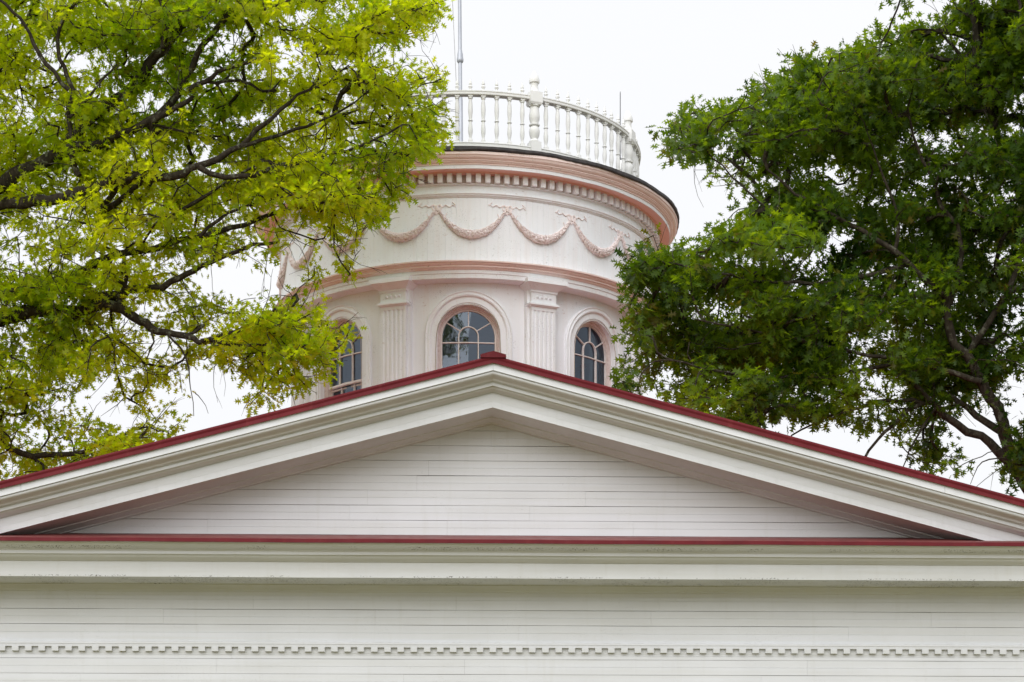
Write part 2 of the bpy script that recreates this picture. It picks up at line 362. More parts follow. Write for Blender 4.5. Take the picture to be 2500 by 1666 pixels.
rc = MB(); rc.grid([[(-.150, y, zR-.030), (-.150, y, zR+.006), (0, y, zR+.048), (.150, y, zR+.006), (.150, y, zR-.030)] for y in (-1.045, 6, 12, 20)])
rc.f.append((0, 1, 2, 3, 4)); rc.build('ridge_cap', RED, roof)
# standing seams of the metal roof
ss = MB()
for sgn in (-1, 1):
    for k in range(1, 41):
        y = -1.0+k*.5
        ss.grid([[(sgn*x, y-.012, zR+.001-SL*x), (sgn*x, y-.006, zR+.03-SL*x), (sgn*x, y+.006, zR+.03-SL*x), (sgn*x, y+.012, zR+.001-SL*x)] for x in (.16, 8.28)])
ss.build('standing_seams', REDROOF, roof)

# ------------------------------------------------------------------ the round cupola tower
TX, TY = .29, 36.0
tw = empty('cupola_tower', (TX, TY, 7.0), 'round pale pink and white tower with arched windows and swags behind the red ridge', 'tower')
ZB = 7.0
def T(mb, name, mat, parent=None, **kw):
    """meshes are written with true heights; shift to the tower's base"""
    mb.v = [(x, y, z-ZB) for x, y, z in mb.v]; return mb.build(name, mat, parent or tw, **kw)
def bend(x, z, r, RR=3.0): a = x/RR; return (r*math.sin(a), -r*math.cos(a), z)
SPR, ZW0, ZW1, SILL = 10.955, 9.0, 11.80, 9.50
HWID = 3.0*math.pi/8
def wall_panel(m, hw, r, z0=ZW0, z1=ZW1, flip=False):
    cx, cz = 0, 10.6; angs = set()
    hole = []
    for i in range(33):
        t = math.pi*i/32; hole.append((hw*1.075*math.cos(t), SPR+hw*math.sin(t)))
    for z in (10.6, 10.2, 9.8, SILL): hole.append((-hw*1.075, z))
    for xx in (-hw*.5, 0, hw*.5): hole.append((xx, SILL))
    for z in (SILL, 9.8, 10.2, 10.6): hole.append((hw*1.075, z))
    def proj(p):
        dx, dz = p[0]-cx, p[1]-cz; t = 1e9
        if abs(dx) > 1e-9: t = min(t, (HWID/abs(dx)))
        if dz > 1e-9: t = min(t, (z1-cz)/dz)
        if dz < -1e-9: t = min(t, (z0-cz)/dz)
        return (cx+dx*t, cz+dz*t)
    outer = [proj(p) for p in hole]
    for corner in ((HWID, z1), (-HWID, z1), (-HWID, z0), (HWID, z0)):       # snap the nearest projected point onto each corner
        i = min(range(len(outer)), key=lambda q: (outer[q][0]-corner[0])**2+(outer[q][1]-corner[1])**2); outer[i] = corner
    rows = []
    for p, q in zip(hole, outer):
        rows.append([bend(p[0]+(q[0]-p[0])*k/6, p[1]+(q[1]-p[1])*k/6, r) for k in range(7)])
    m.grid(rows, True); return hole
def rot(o, a):
    o.rotation_euler = (0, 0, a); return o
def kid(o, parent):
    c = o.copy(); COL.objects.link(c); c.parent = parent; return c
# wall bay
mb = MB(); hole = wall_panel(mb, .48, 3.0)
mb.grid([[bend(x, z, 3.0) for x, z in hole], [bend(x, z, 2.76) for x, z in hole]], False, True)
bay0 = T(mb, 'wall_bay', PINK)
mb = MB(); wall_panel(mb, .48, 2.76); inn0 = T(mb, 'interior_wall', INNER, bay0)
inn0.location = (0, 0, 0)
# archivolt and casing
def archpath(n=32, zlo=SILL-.1):
    pts = [((1, 0), (0, zlo)), ((1, 0), (0, SPR-.7)), ((1, 0), (0, SPR-.3))]
    for i in range(n+1):
        t = math.pi*i/n; pts.append(((math.cos(t), math.sin(t)), (0, SPR)))
    pts += [((-1, 0), (0, SPR-.3)), ((-1, 0), (0, SPR-.7)), ((-1, 0), (0, zlo))]; return pts
def archsweep(prof, close=True, zlo=SILL-.1):
    m = MB(); m.grid([[bend(c[0]+n[0]*wd, c[1]+n[1]*wd, r) for wd, r in prof] for n, c in archpath(zlo=zlo)], False, close); return m
cas0 = T(archsweep([(.508, 2.995), (.515, 3.018), (.60, 3.018), (.612, 3.03), (.615, 3.05), (.635, 3.058), (.65, 3.048), (.668, 3.048), (.685, 3.062), (.70, 3.05), (.705, 2.995)]), 'arch_moulding', PINK, bay0, smooth=30)
cas0.location = (0, 0, 0)
def bendw(x, z, r): return bend(x*1.075, z, r)
def archsweepw(prof):
    m = MB(); m.grid([[bendw(c[0]+n[0]*wd, c[1]+n[1]*wd, r) for wd, r in prof] for n, c in archpath()], False, True); return m
# window: frame (> sash, pane, cable)
win0 = T(archsweepw([(.481, 2.82), (.481, 2.93), (.462, 2.935), (.452, 2.90), (.440, 2.895), (.440, 2.82)]), 'window', FRAME, smooth=30)
def ribbon2(m, path, wd, r0, r1):
    rows = []; n = len(path)
    for i, p in enumerate(path):
        a, b = path[max(i-1, 0)], path[min(i+1, n-1)]; dx, dz = b[0]-a[0], b[1]-a[1]; L = math.hypot(dx, dz) or 1; nx, nz = -dz/L*wd/2, dx/L*wd/2
        rows.append([bendw(p[0]-nx, p[1]-nz, r0), bendw(p[0]-nx*.7, p[1]-nz*.7, r1), bendw(p[0]+nx*.7, p[1]+nz*.7, r1), bendw(p[0]+nx, p[1]+nz, r0)])
    m.grid(rows, False, True)
sm = MB(); RS0, RS1 = 2.835, 2.872; MU, MR = 10.865, 10.40
arc = [(.428*math.cos(math.pi*i/28), SPR+.428*math.sin(math.pi*i/28)) for i in range(29)]
ribbon2(sm, [(.428, MR), (.428, SPR-.2)]+arc+[(-.428, SPR-.2), (-.428, MR)], .028, RS0, RS1)
ribbon2(sm, [(-.43, MU), (0, MU), (.43, MU)], .022, RS0, RS1+.001)
for sx in (-1, 1): ribbon2(sm, [(sx*.155, MR), (sx*.155, MU)], .020, RS0, RS1-.001)
ia = [(.155*math.cos(math.pi*i/16), 10.965+.155*math.sin(math.pi*i/16)) for i in range(17)]
ribbon2(sm, [(.155, MU), (.155, 10.93)]+ia+[(-.155, 10.93), (-.155, MU)], .022, RS0, RS1-.001)
for t in (34, 90, 146):
    c, s_ = math.cos(R_(t)), math.sin(R_(t)); ribbon2(sm, [(.155*c, 10.965+.155*s_), (.42*c, SPR+.42*s_)], .018, RS0, RS1-.001)
ribbon2(sm, [(-.44, MR-.0), (0, MR), (.44, MR)], .05, RS0, RS1+.004)
sash0 = T(sm, 'sash', SASH, win0); sash0.location = (0, 0, 0)
sm = MB(); ribbon2(sm, [(-.425, MR-.02), (-.425, SILL+.02)], .035, 2.79, 2.83); ribbon2(sm, [(.425, MR-.02), (.425, SILL+.02)], .035, 2.79, 2.83)
ribbon2(sm, [(-.44, MR-.045), (.44, MR-.045)], .04, 2.79, 2.831); ribbon2(sm, [(-.44, SILL+.03), (.44, SILL+.03)], .07, 2.79, 2.831)
ribbon2(sm, [(-.44, 9.95), (.44, 9.95)], .02, 2.79, 2.829)
for sx in (-1, 1): ribbon2(sm, [(sx*.155, MR-.03), (sx*.155, SILL)], .02, 2.79, 2.828)
T(sm, 'lower_sash', SASH, win0).location = (0, 0, 0)
gm = MB(); ga = [bendw(.43*math.cos(math.pi*i/28), SPR+.43*math.sin(math.pi*i/28), 2.845) for i in range(29)]
gm.add([bendw(0, SPR, 2.845)]+ga+[bendw(-.43, MR, 2.845), bendw(0, MR, 2.845), bendw(.43, MR, 2.845)], [(0, i, i+1) for i in range(1, 29)]+[(0, 29, 30, 31), (0, 31, 32, 1)])
gm.add([bendw(-.43, SILL, 2.80), bendw(0, SILL, 2.80), bendw(.43, SILL, 2.80), bendw(.43, MR, 2.80), bendw(0, MR, 2.80), bendw(-.43, MR, 2.80)], [(0, 1, 4, 5), (1, 2, 3, 4)])
T(gm, 'glass_pane', GLASS, win0).location = (0, 0, 0)
sm = MB(); sm.grid([[bendw(x, SILL-.08, 2.78), bendw(x, SILL-.08, 3.10), bendw(x, SILL-.01, 3.10), bendw(x, SILL+.01, 2.78)] for x in (-.62, -.3, 0, .3, .62)], False, True)
T(sm, 'sill', PINK, win0).location = (0, 0, 0)
cb = MB(); rr = random.Random(4)
pts = [bend((.508+rr.uniform(-.008, .006))*math.cos(t), SPR+(.478+rr.uniform(-.008, .006))*math.sin(t), 3.03) for t in [math.pi*i/18 for i in range(19)]]
pts = [bend(.515, z, 3.035) for z in (9.6, 9.9, 10.3, 10.7)]+pts+[bend(-.515-rr.uniform(0, .012), z, 3.035) for z in (10.7, 10.3, 9.9, 9.6)]
cb.tube(pts, .0055, 5); T(cb, 'cable', WIRE, win0).location = (0, 0, 0)
# pilaster (flat fronted, fluted) with capital
pm = MB(); fl_ = [(-.262, 2.98), (-.262, 3.085), (-.214, 3.086), (-.214, 3.165), (-.185, 3.168)]
for k in range(5):
    c = -.152+.076*k
    for q in range(7):
        t = math.pi*q/6; fl_.append((c-.024*math.cos(t), 3.168-.022*math.sin(t)))
fl_ += [(.185, 3.168), (.214, 3.165), (.214, 3.086), (.262, 3.085), (.262, 2.98)]
pm.grid([[(x, -r, z) for x, r in fl_] for z in (8.8, 10, 11.375)])
pl0 = T(pm, 'pilaster', PINK)
cpm = MB()
def blk(hw, r, z0, z1, hw1=None, r1=None):
    cpm.frus((-hw, hw, -r, -2.98, z0), (-(hw1 or hw), hw1 or hw, -(r1 or r), -2.98, z1))
blk(.216, 3.171, 11.366, 11.425); blk(.266, 3.088, 11.37, 11.43)
blk(.236, 3.195, 11.425, 11.444, .25, 3.21); blk(.262, 3.222, 11.444, 11.472); blk(.245, 3.205, 11.472, 11.486)
blk(.220, 3.178, 11.486, 11.69); blk(.264, 3.10, 11.486, 11.689); blk(.236, 3.196, 11.652, 11.68)
blk(.235, 3.195, 11.68, 11.765, .345, 3.325); blk(.355, 3.335, 11.765, 11.832)
for k in range(4):
    xx = -.114+.076*k
    for i in range(6):
        pass
    rows = [[(xx+.025*math.cos(t)*math.cos(p), -3.178-.03*math.sin(p), 11.575+.025*math.sin(t)*math.cos(p)) for t in [2*math.pi*i/10 for i in range(10)]] for p in (0, .4, .8, 1.2, 1.5)]
    cpm.grid(rows, False, True)
cap0 = T(cpm, 'capital', PINK, pl0); cap0.location = (0, 0, 0)
for k in range(8):
    a = k*math.pi/4
    if k == 0: continue
    b = bay0.copy(); COL.objects.link(b); rot(b, a)
    for ch in (inn0, cas0): kid(ch, b)
    w_ = win0.copy(); COL.objects.link(w_); rot(w_, a)
    for ch in list(win0.children): kid(ch, w_)
for k in range(8):
    o = pl0 if k == 0 else pl0.copy()
    if k: COL.objects.link(o); kid(cap0, o)
    rot(o, (k+.5)*math.pi/4)
# lower drum below the windows, floor, ceiling, mast
m = MB(); m.lathe([(3.08, 7.0), (3.08, 8.95), (3.0, 9.02), (2.76, 9.02)], 160); T(m, 'base_drum', PINK)
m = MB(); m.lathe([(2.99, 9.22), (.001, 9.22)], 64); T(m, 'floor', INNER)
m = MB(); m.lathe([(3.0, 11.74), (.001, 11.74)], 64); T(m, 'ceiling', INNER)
m = MB(); m.tube([(0-.09, 0, 9.2), (-.09, 0, 11.74)], .10, 8)
for a in (.6, 2.2, 3.8, 5.4):
    m.tube([(-.09, 0, 10.3), (2.7*math.sin(a), -2.7*math.cos(a), 11.7)], .05, 4)
T(m, 'inner_post', POST)
# entablature
def ljit(amp): return lambda a, i: amp*(math.sin(a*7+i*.3)+.6*math.sin(a*19+1)+.4*math.sin(a*43))
m = MB(); m.lathe([(2.99, 11.785), (3.245, 11.785), (3.25, 11.79), (3.25, 11.86), (3.262, 11.862), (3.262, 11.918), (3.24, 11.918)], 240, jit=ljit(.0018)); arch_ = T(m, 'architrave', PINK)
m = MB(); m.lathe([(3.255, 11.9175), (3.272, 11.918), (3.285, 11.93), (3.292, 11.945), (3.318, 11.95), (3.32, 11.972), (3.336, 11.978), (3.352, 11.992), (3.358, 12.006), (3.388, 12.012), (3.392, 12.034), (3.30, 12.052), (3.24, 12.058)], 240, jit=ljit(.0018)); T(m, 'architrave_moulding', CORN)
rows = []; NB = 216
for k in range(NB):
    a = 2*math.pi*(k+random.uniform(-.12, .12))/NB; gw = random.uniform(.0003, .0009); off = random.uniform(-.002, .002)
    for da, r in ((-gw, 3.247+off), (0, 3.241), (gw, 3.247+off)):
        rows.append([(r*math.sin(a+da), -r*math.cos(a+da), z) for z in (12.04, 12.4, 12.75, 13.10)])
m = MB(); m.grid(rows, True); T(m, 'frieze', PINK)
m = MB(); m.lathe([(3.24, 13.075), (3.262, 13.08), (3.268, 13.095), (3.285, 13.098), (3.292, 13.118), (3.305, 13.122), (3.306, 13.134), (3.272, 13.14), (3.268, 13.255), (3.285, 13.262), (3.312, 13.266), (3.314, 13.28), (3.286, 13.282)], 240, jit=ljit(.0018)); T(m, 'cornice_bed', PINK)
m = MB(); m.lathe([(3.285, 13.278), (3.285, 13.43)], 240); T(m, 'dentil_backing', DENTBACK)
ND = 138; rest = MB(); dfirst = None
for k in range(ND):
    a = 2*math.pi*k/ND; hw = .0405
    v = [(x, -r, z) for z in (13.284, 13.42) for x, r in ((-hw, 3.28), (hw, 3.28), (hw, 3.378), (-hw, 3.378))]
    fs = [(0, 1, 2, 3), (4, 7, 6, 5), (0, 4, 5, 1), (1, 5, 6, 2), (2, 6, 7, 3), (3, 7, 4, 0)]
    if math.cos(a) > -.12:
        if dfirst is None: dm_ = MB(); dm_.add(v, fs); dfirst = o = T(dm_, 'dentil', PINK)
        else: o = dfirst.copy(); COL.objects.link(o)
        rot(o, a); o.location = (0, 0, random.uniform(-.002, .001))
    else:
        c, s_ = math.cos(a), math.sin(a); rest.add([(x*c-y*s_, x*s_+y*c, z) for x, y, z in v], fs)
T(rest, 'dentils', PINK)['kind'] = 'stuff'
m = MB(); m.lathe([(3.55, 13.426), (3.56, 13.428), (3.561, 13.484), (3.56, 13.5), (3.5, 13.5)], 240, jit=ljit(.003)); T(m, 'cornice_fascia', PINK)
m = MB(); m.lathe([(3.27, 13.418), (3.40, 13.418), (3.405, 13.432), (3.552, 13.432)], 240); T(m, 'cornice_soffit', SALMON)
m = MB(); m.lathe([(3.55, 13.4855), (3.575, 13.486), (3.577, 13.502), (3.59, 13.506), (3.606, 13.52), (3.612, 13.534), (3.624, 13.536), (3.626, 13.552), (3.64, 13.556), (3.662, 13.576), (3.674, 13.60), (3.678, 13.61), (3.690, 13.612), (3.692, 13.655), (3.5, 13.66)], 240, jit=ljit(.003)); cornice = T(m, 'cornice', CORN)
m = MB(); rows = []
for k in range(300):
    a = 2*math.pi*k/300; dz = .012*math.sin(a*5+1)+.007*math.sin(a*23)+random.uniform(-.004, .004); dr = .008*math.sin(a*11)+random.uniform(-.004, .004)
    rows.append([(r*math.sin(a), -r*math.cos(a), z) for r, z in ((3.6, 13.652), (3.712+dr, 13.650+dz), (3.722+dr, 13.668+dz), (3.715+dr, 13.712+dz*.5), (3.3, 13.80), (2.6, 13.88), (.001, 13.95))])
m.grid(rows, True); T(m, 'roof_deck', ROOFING)
# garlands and ribbons
GR = 3.247
def gpath(t):
    a = t*R_(9.55); z = 12.885-.405*(1-abs(t)**2.15)+.0; rad = .012+.052*(1-abs(t)**1.7)
    return a, z, rad
def gpt(a, z, r): return (r*math.sin(a), -r*math.cos(a), z)
def make_garland(seed):
    gm = MB(); rr = random.Random(seed)
    rows = []; NT = 110
    for i in range(NT+1):
        t = -1+2*i/NT; a, z, rad = gpath(t); a2, z2, _ = gpath(min(1, t+.01)); a1, z1, _ = gpath(max(-1, t-.01))
        dx, dz = (a2-a1)*GR, z2-z1; L = math.hypot(dx, dz); nx, nz = -dz/L, dx/L; ring = []
        for q in range(12):
            th = 2*math.pi*q/12; rb = rad*(1+rr.uniform(-.28, .28)+.14*math.sin(i*1.3+q*2.5))
            ring.append(gpt(a+nx*rb*math.cos(th)/GR, z+nz*rb*math.cos(th), GR+.002+max(-.01, rad*.35+rb*.85*math.sin(th))))
        rows.append(ring)
    gm.grid(rows, False, True)
    for i in range(330):
        t = rr.uniform(-.97, .97); a, z, rad = gpath(t); sg = 1 if t > 0 else -1
        a2, z2, _ = gpath(t+.02*sg); dx, dz = (a2-a)*GR, z2-z; L = math.hypot(dx, dz) or 1; dx /= L; dz /= L
        th = rr.uniform(.1, 3.04); off = rad*math.cos(th)*.95; base = GR+rad*.35+rad*.8*math.sin(th)
        ln = rr.uniform(.03, .058)*(.5+rad/.064*.6); wd = ln*.34; ax = a*GR-dz*off; az = z+dx*off
        sp = rr.uniform(-.5, .5); ddx, ddz = dx*math.cos(sp)-dz*math.sin(sp), dx*math.sin(sp)+dz*math.cos(sp)
        def Q(u, v, h): return gpt((ax+ddx*u-ddz*v)/GR, az+ddz*u+ddx*v, base+h)
        gm.add([Q(-ln*.5, 0, 0), Q(0, wd, .004), Q(ln*.5, 0, .012), Q(0, -wd, .004), Q(0, 0, .026)], [(0, 1, 4), (1, 2, 4), (2, 3, 4), (3, 0, 4)])
    return T(gm, 'garland', GARL, smooth=50)
gars = [make_garland(q) for q in (21, 22, 23)]; rr = random.Random(5)
rm = MB()
def rib(pts, rad): rm.tube([gpt(x/GR, z, GR+.008) for x, z in pts], rad, 6)
for sx in (-1, 1):
    rib([(sx*(.02+.29*i/14), 12.945+.016*math.sin(i*1.15+sx)+.012*i/14*(1 if sx < 0 else -.6)) for i in range(15)], [.011-.0004*i for i in range(15)])
    rib([(sx*(.05+.11*i/9), 12.86-.16*i/9+.018*math.sin(i*1.6)) for i in range(10)], [.010]*10)
    rib([(sx*(.30-.05*i/4), 12.955+.05*i/4) for i in range(5)], .008)
    rib([(sx*(.0+.075*math.sin(i/8*math.pi)), 12.925+.045*math.sin(i/8*2*math.pi)) for i in range(9)], [.010]*9)
    rib([(sx*(.09+.07*i/5), 12.78-.045*math.sin(i*.9)) for i in range(6)], [.009]*6)
rib([(0, 12.955), (0.008, 12.91), (0, 12.87)], .024)
for i in range(16):
    x = rr.uniform(-.05, .05); z = rr.uniform(12.84, 12.93); rib([(x, z), (x+rr.uniform(-.03, .03), z-.03)], .010)
rb0 = T(rm, 'ribbon_bow', GARL, smooth=50)
for k in range(18):
    o = gars[k] if k < 3 else gars[k % 3].copy(); p = rb0 if k == 0 else rb0.copy()
    if k > 2: COL.objects.link(o)
    if k: COL.objects.link(p)
    rot(o, R_(1+20*k)); rot(p, R_(11+20*k))
# railing
m = MB()
m.lathe([(2.925, 14.812), (3.035, 14.812), (3.042, 14.822), (3.042, 14.858), (3.05, 14.862), (3.05, 14.876), (3.02, 14.888), (2.94, 14.888), (2.915, 14.876), (2.915, 14.86), (2.925, 14.856)], 200, close=True)
m.lathe([(2.93, 13.985), (3.03, 13.985), (3.03, 14.03), (3.04, 14.035), (3.035, 14.05), (2.93, 14.052)], 200, close=True)
rail = T(m, 'railing', RAIL)
RC = 2.985
nm = MB()
def turned(m, prof, cy, segs=16): m.lathe(prof, segs, 0, cy)
nm.box(-.088, .088, -RC-.088, -RC+.088, 13.80, 14.135)
nm.box(-.104, .104, -RC-.104, -RC+.104, 14.768, 14.935)
nm.frus((-.09, .09, -RC-.09, -RC+.09, 14.735), (-.104, .104, -RC-.104, -RC+.104, 14.768))
turned(nm, [(.085, 14.134), (.088, 14.15), (.07, 14.165), (.058, 14.19), (.066, 14.215), (.082, 14.26), (.088, 14.31), (.082, 14.36), (.062, 14.392), (.058, 14.402), (.086, 14.41), (.088, 14.425), (.062, 14.435), (.066, 14.46), (.084, 14.51), (.088, 14.56), (.082, 14.62), (.072, 14.68), (.070, 14.705), (.090, 14.718), (.092, 14.738), (.07, 14.74)], -RC)
turned(nm, [(.098, 14.935), (.098, 14.95), (.08, 14.965), (.068, 14.985), (.062, 15.02), (.058, 15.06), (.064, 15.09), (.083, 15.105), (.086, 15.125), (.084, 15.155), (.075, 15.19), (.06, 15.225), (.045, 15.25), (.038, 15.262), (.03, 15.28), (.012, 15.298), (.001, 15.30)], -RC)
nw0 = T(nm, 'newel_post', RAIL, rail, smooth=40); nw0.location = (0, 0, 0)
bmz = MB()
bmz.box(-.038, .038, -RC-.038, -RC+.038, 14.785, 14.812); bmz.box(-.036, .036, -RC-.036, -RC+.036, 14.050, 14.09)
turned(bmz, [(.034, 14.09), (.030, 14.105), (.022, 14.12), (.024, 14.15), (.034, 14.20), (.038, 14.25), (.034, 14.31), (.025, 14.375), (.024, 14.395), (.038, 14.402), (.038, 14.414), (.025, 14.42), (.027, 14.46), (.036, 14.54), (.038, 14.60), (.033, 14.67), (.025, 14.73), (.024, 14.75), (.034, 14.758), (.036, 14.787)], -RC, 12)
turned(bmz, [(.030, 14.887), (.030, 14.90), (.018, 14.91), (.016, 14.925), (.034, 14.945), (.037, 14.955), (.022, 14.975), (.018, 14.985), (.028, 14.995), (.027, 15.01), (.017, 15.04), (.008, 15.075), (.001, 15.09)], -RC, 10)
bl0 = T(bmz, 'baluster', RAIL, rail, smooth=40); bl0.location = (0, 0, 0)
fb = fn = True
for k in range(8):
    a0 = 21+45*k
    o = nw0 if fn else kid(nw0, rail); fn = False; rot(o, R_(a0))
    for j in range(1, 11):
        o = bl0 if fb else kid(bl0, rail); fb = False; rot(o, R_(a0+45*j/11+random.uniform(-.12, .12)))
# flagpole and rods
fp = empty('flagpole', (TX-.10, TY, 13.9), 'grey steel flagpole with coupling and rope rising from the cupola roof', 'flagpole')
m = MB(); m.lathe([(.001, 0), (.055, 0), (.045, .02), (.0425, .03), (.040, 2.02), (.034, 2.1), (.0325, 2.12), (.030, 5.5), (.001, 5.52)], 16)
pl_ = m.build('pole', POLE, fp, smooth=40); pl_.rotation_euler = (0, R_(-.45), 0)
m = MB(); m.lathe([(.04, 2.70-.02), (.058, 2.70), (.060, 2.74), (.050, 2.79), (.05, 2.83), (.042, 2.86), (.036, 2.9)], 16); c_ = m.build('coupling', POLE, fp, smooth=40); c_.rotation_euler = (0, R_(-.45), 0)
m = MB(); m.tube([(-.06, -.02, .9), (-.075, -.02, 2.0), (-.13, -.02, 3.2), (-.175, -.02, 4.2), (-.10, -.02, 5.4)], .006, 5); m.build('halyard', ROPE, fp)
m = MB(); m.lathe([(.001, 5.5), (.05, 5.53), (.07, 5.58), (.05, 5.63), (.001, 5.66)], 12); b_ = m.build('ball_finial', POLE, fp, smooth=60); b_.rotation_euler = (0, R_(-.45), 0)
for deg, top, lab in ((111, 16.55, 'thin dark lightning rod above the far right newel post of the cupola railing'), (-24, 15.85, 'thin lightning rod on the newel post half hidden by the bright green leaves')):
    m = MB(); m.tube([(0, 0, 0), (0, 0, (top-15.30)*.97), (0, 0, top-15.30)], [.009, .008, .002], 6); m.lathe([(.02, 0), (.02, .03), (.009, .05)], 8)
    o = m.build('lightning_rod', IRON, None, (TX+RC*math.sin(R_(deg)), TY-RC*math.cos(R_(deg)), 15.297)); tag(o, lab, 'lightning rod', 'lightning rods on the cupola railing')

# ------------------------------------------------------------------ trees
def W(px, py, Y):
    """point at distance Y seen at pixel (px, py) of the 2500 px photograph"""
    u = (px-1250)/FPX; v = (HY-py)/FPX; s_, c = math.sin(YAW), math.cos(YAW)
    dx, dy = s_+u*c, c-u*s_; t = Y/dy; return np.array([dx*t, Y, CZ+v*t])
GA = {  # crown outlines as density rows, 52 px cells of the photograph, flush left and flush right
"L": """999999999999999999974
999999999999999998750
999999999999999996300
999999999999999998633
999999999999999999997
999999999999999999997
999999998899999999994
999999999999999999830
999998888899999998710
999867788999999998500
998877667777777765000
888877666654233476000
777777766553111130000
777777764455356610000
777777644455568720000
777777655555489710000
999886664334478400000
999965431004576200000
999855665102332000000
888667776200000000000
776566665100000000000
454555400000000000000
443333000000000000000""",
"R": """000000000000000000000000000000000000000000045799
000000000000000000000000000000000000000025588888
000000000000000000000000000000000000042558888888
000000000000000000000000000000000003577999999999
000000000000000000000000000000004347999999999999
000000000000000000000000000000057799999999999999
000000000000000000000000000000267699999999999999
000000000000000000000000000000026679999999999999
000000000000000000000000000000002579999999999999
000000000000000000000000000000000079999999999999
000000000000000000000000000000000499999999999999
000000000000000000000000000004545799999999999999
000000000000000000000000000006678889999999999999
000000000000000000000000000026788899999999999999
000000000000000000000000000026788899999999999999
000000000000000000000000000005788999999999999999
000000000000000000000000000016788889999999999999
000000000000000000000000000027888888999999998999
000000000000000000000000000002577778888888666587
000000000000000000000000000000000677665444544227
000000000000000000000000000000000000005422663116
000000000000000000000000000000000000000000055134
000000000000000000000000000000000000000000033123"""}
CELLX = 2500/48.0
def density_fn(key, left):
    rows = GA[key].split('\n'); nc = 48 if not left else 22
    D = np.zeros((len(rows)+1, nc+1))
    for i, r in enumerate(rows):
        for j, ch in enumerate(r[:nc]):
            if ch.isdigit(): D[i, j] = int(ch)/9
        if left: pass
        else: D[i, nc-1] = max(D[i, nc-1], D[i, nc-2]); D[i, nc] = D[i, nc-1]
    def f(px, py):
        x = px/CELLX-.5; y = py/CELLY_EFF-.5
        y = max(y, 0); x = max(x, 0) if left else min(x, nc-1)
        if x >= nc or y >= len(rows): return 0.0
        x = max(x, 0); i, j = int(y), int(x); fy, fx = y-i, x-j
        return D[i, j]*(1-fy)*(1-fx)+D[min(i+1, len(rows)), j]*fy*(1-fx)+D[i, min(j+1, nc)]*(1-fy)*fx+D[min(i+1, len(rows)), min(j+1, nc)]*fy*fx
    return f
CELLY_EFF = 50*2500/2353.0
class Noise2:
    def __init__(s, seed, n=64): s.g = np.random.default_rng(seed).random((n, n)); s.n = n
    def __call__(s, x, y):
        i, j = int(math.floor(x)), int(math.floor(y)); fx, fy = x-i, y-j; fx = fx*fx*(3-2*fx); fy = fy*fy*(3-2*fy); n = s.n; g = s.g
        return (g[i % n, j % n]*(1-fx)+g[(i+1) % n, j % n]*fx)*(1-fy)+(g[i % n, (j+1) % n]*(1-fx)+g[(i+1) % n, (j+1) % n]*fx)*fy
def z3(l): return [(x/2.091, y/2.091) for x, y in l]
def z4(l): return [(x/2.353, y/2.353+650) for x, y in l]
def z5(l): return [(x/1.2544+1500, y/1.2544) for x, y in l]

LV = np.array([(0, 0), (-.045, .24), (.045, .24), (-.30, .20), (.30, .20), (-.085, .38), (.085, .38), (-.46, .53), (.46, .53), (-.075, .58), (.075, .58), (-.30, .84), (.30, .84), (-.04, .80), (.04, .80), (0, 1.05)])
LF = [(0, 2, 1), (1, 2, 6, 5), (5, 6, 10, 9), (9, 10, 14, 13), (13, 14, 15), (1, 5, 3), (2, 4, 6), (5, 9, 7), (6, 8, 10), (9, 13, 11), (10, 12, 14)]
def make_leaves(name, mat, parent, loc, pos, ax, nrm, size, tint, brown):
    N = len(pos); ax = ax/np.linalg.norm(ax, axis=1, keepdims=True)
    nrm = nrm-ax*np.sum(nrm*ax, axis=1, keepdims=True); nrm /= (np.linalg.norm(nrm, axis=1, keepdims=True)+1e-9); side = np.cross(ax, nrm)
    K = len(LV); curl = rng.uniform(-.1, .55, N)[:, None]; droop = rng.uniform(-.1, .4, N)[:, None]
    wid = rng.uniform(.75, 1.15, N)[:, None]
    lx = LV[None, :, 0]*wid; ly = LV[None, :, 1]*np.ones((N, 1)); ly = ly+lx*rng.uniform(-.18, .18, N)[:, None]
    lz = curl*lx**2*1.3-droop*ly**2*.6
    co_ = pos[:, None, :]+size[:, None, None]*(lx[..., None]*side[:, None, :]+ly[..., None]*ax[:, None, :]+lz[..., None]*nrm[:, None, :])
    co_ = (co_-np.array(loc)).reshape(-1, 3)
    lens = np.array([len(f) for f in LF]); flat = np.array([i for f in LF for i in f]); nl = len(flat)
    me = bpy.data.meshes.new(name); me.vertices.add(N*K); me.vertices.foreach_set('co', co_.astype(np.float32).ravel())
    li = (flat[None, :]+(np.arange(N)*K)[:, None]).ravel(); me.loops.add(N*nl); me.loops.foreach_set('vertex_index', li.astype(np.int32))
    st = np.concatenate([[0], np.cumsum(lens)[:-1]]); stl = (st[None, :]+(np.arange(N)*nl)[:, None]).ravel()
    me.polygons.add(N*len(LF)); me.polygons.foreach_set('loop_start', stl.astype(np.int32)); me.update(calc_edges=True)
    at = me.attributes.new('tint', 'FLOAT_COLOR', 'POINT')
    c = np.ones((N, K, 4), np.float32); c[..., 0] = tint[:, None]; c[..., 1] = brown[:, None]; c[..., 2] = 0; at.data.foreach_set('color', c.ravel())
    me.materials.append(mat); o = bpy.data.objects.new(name, me); COL.objects.link(o); o.parent = parent; return o

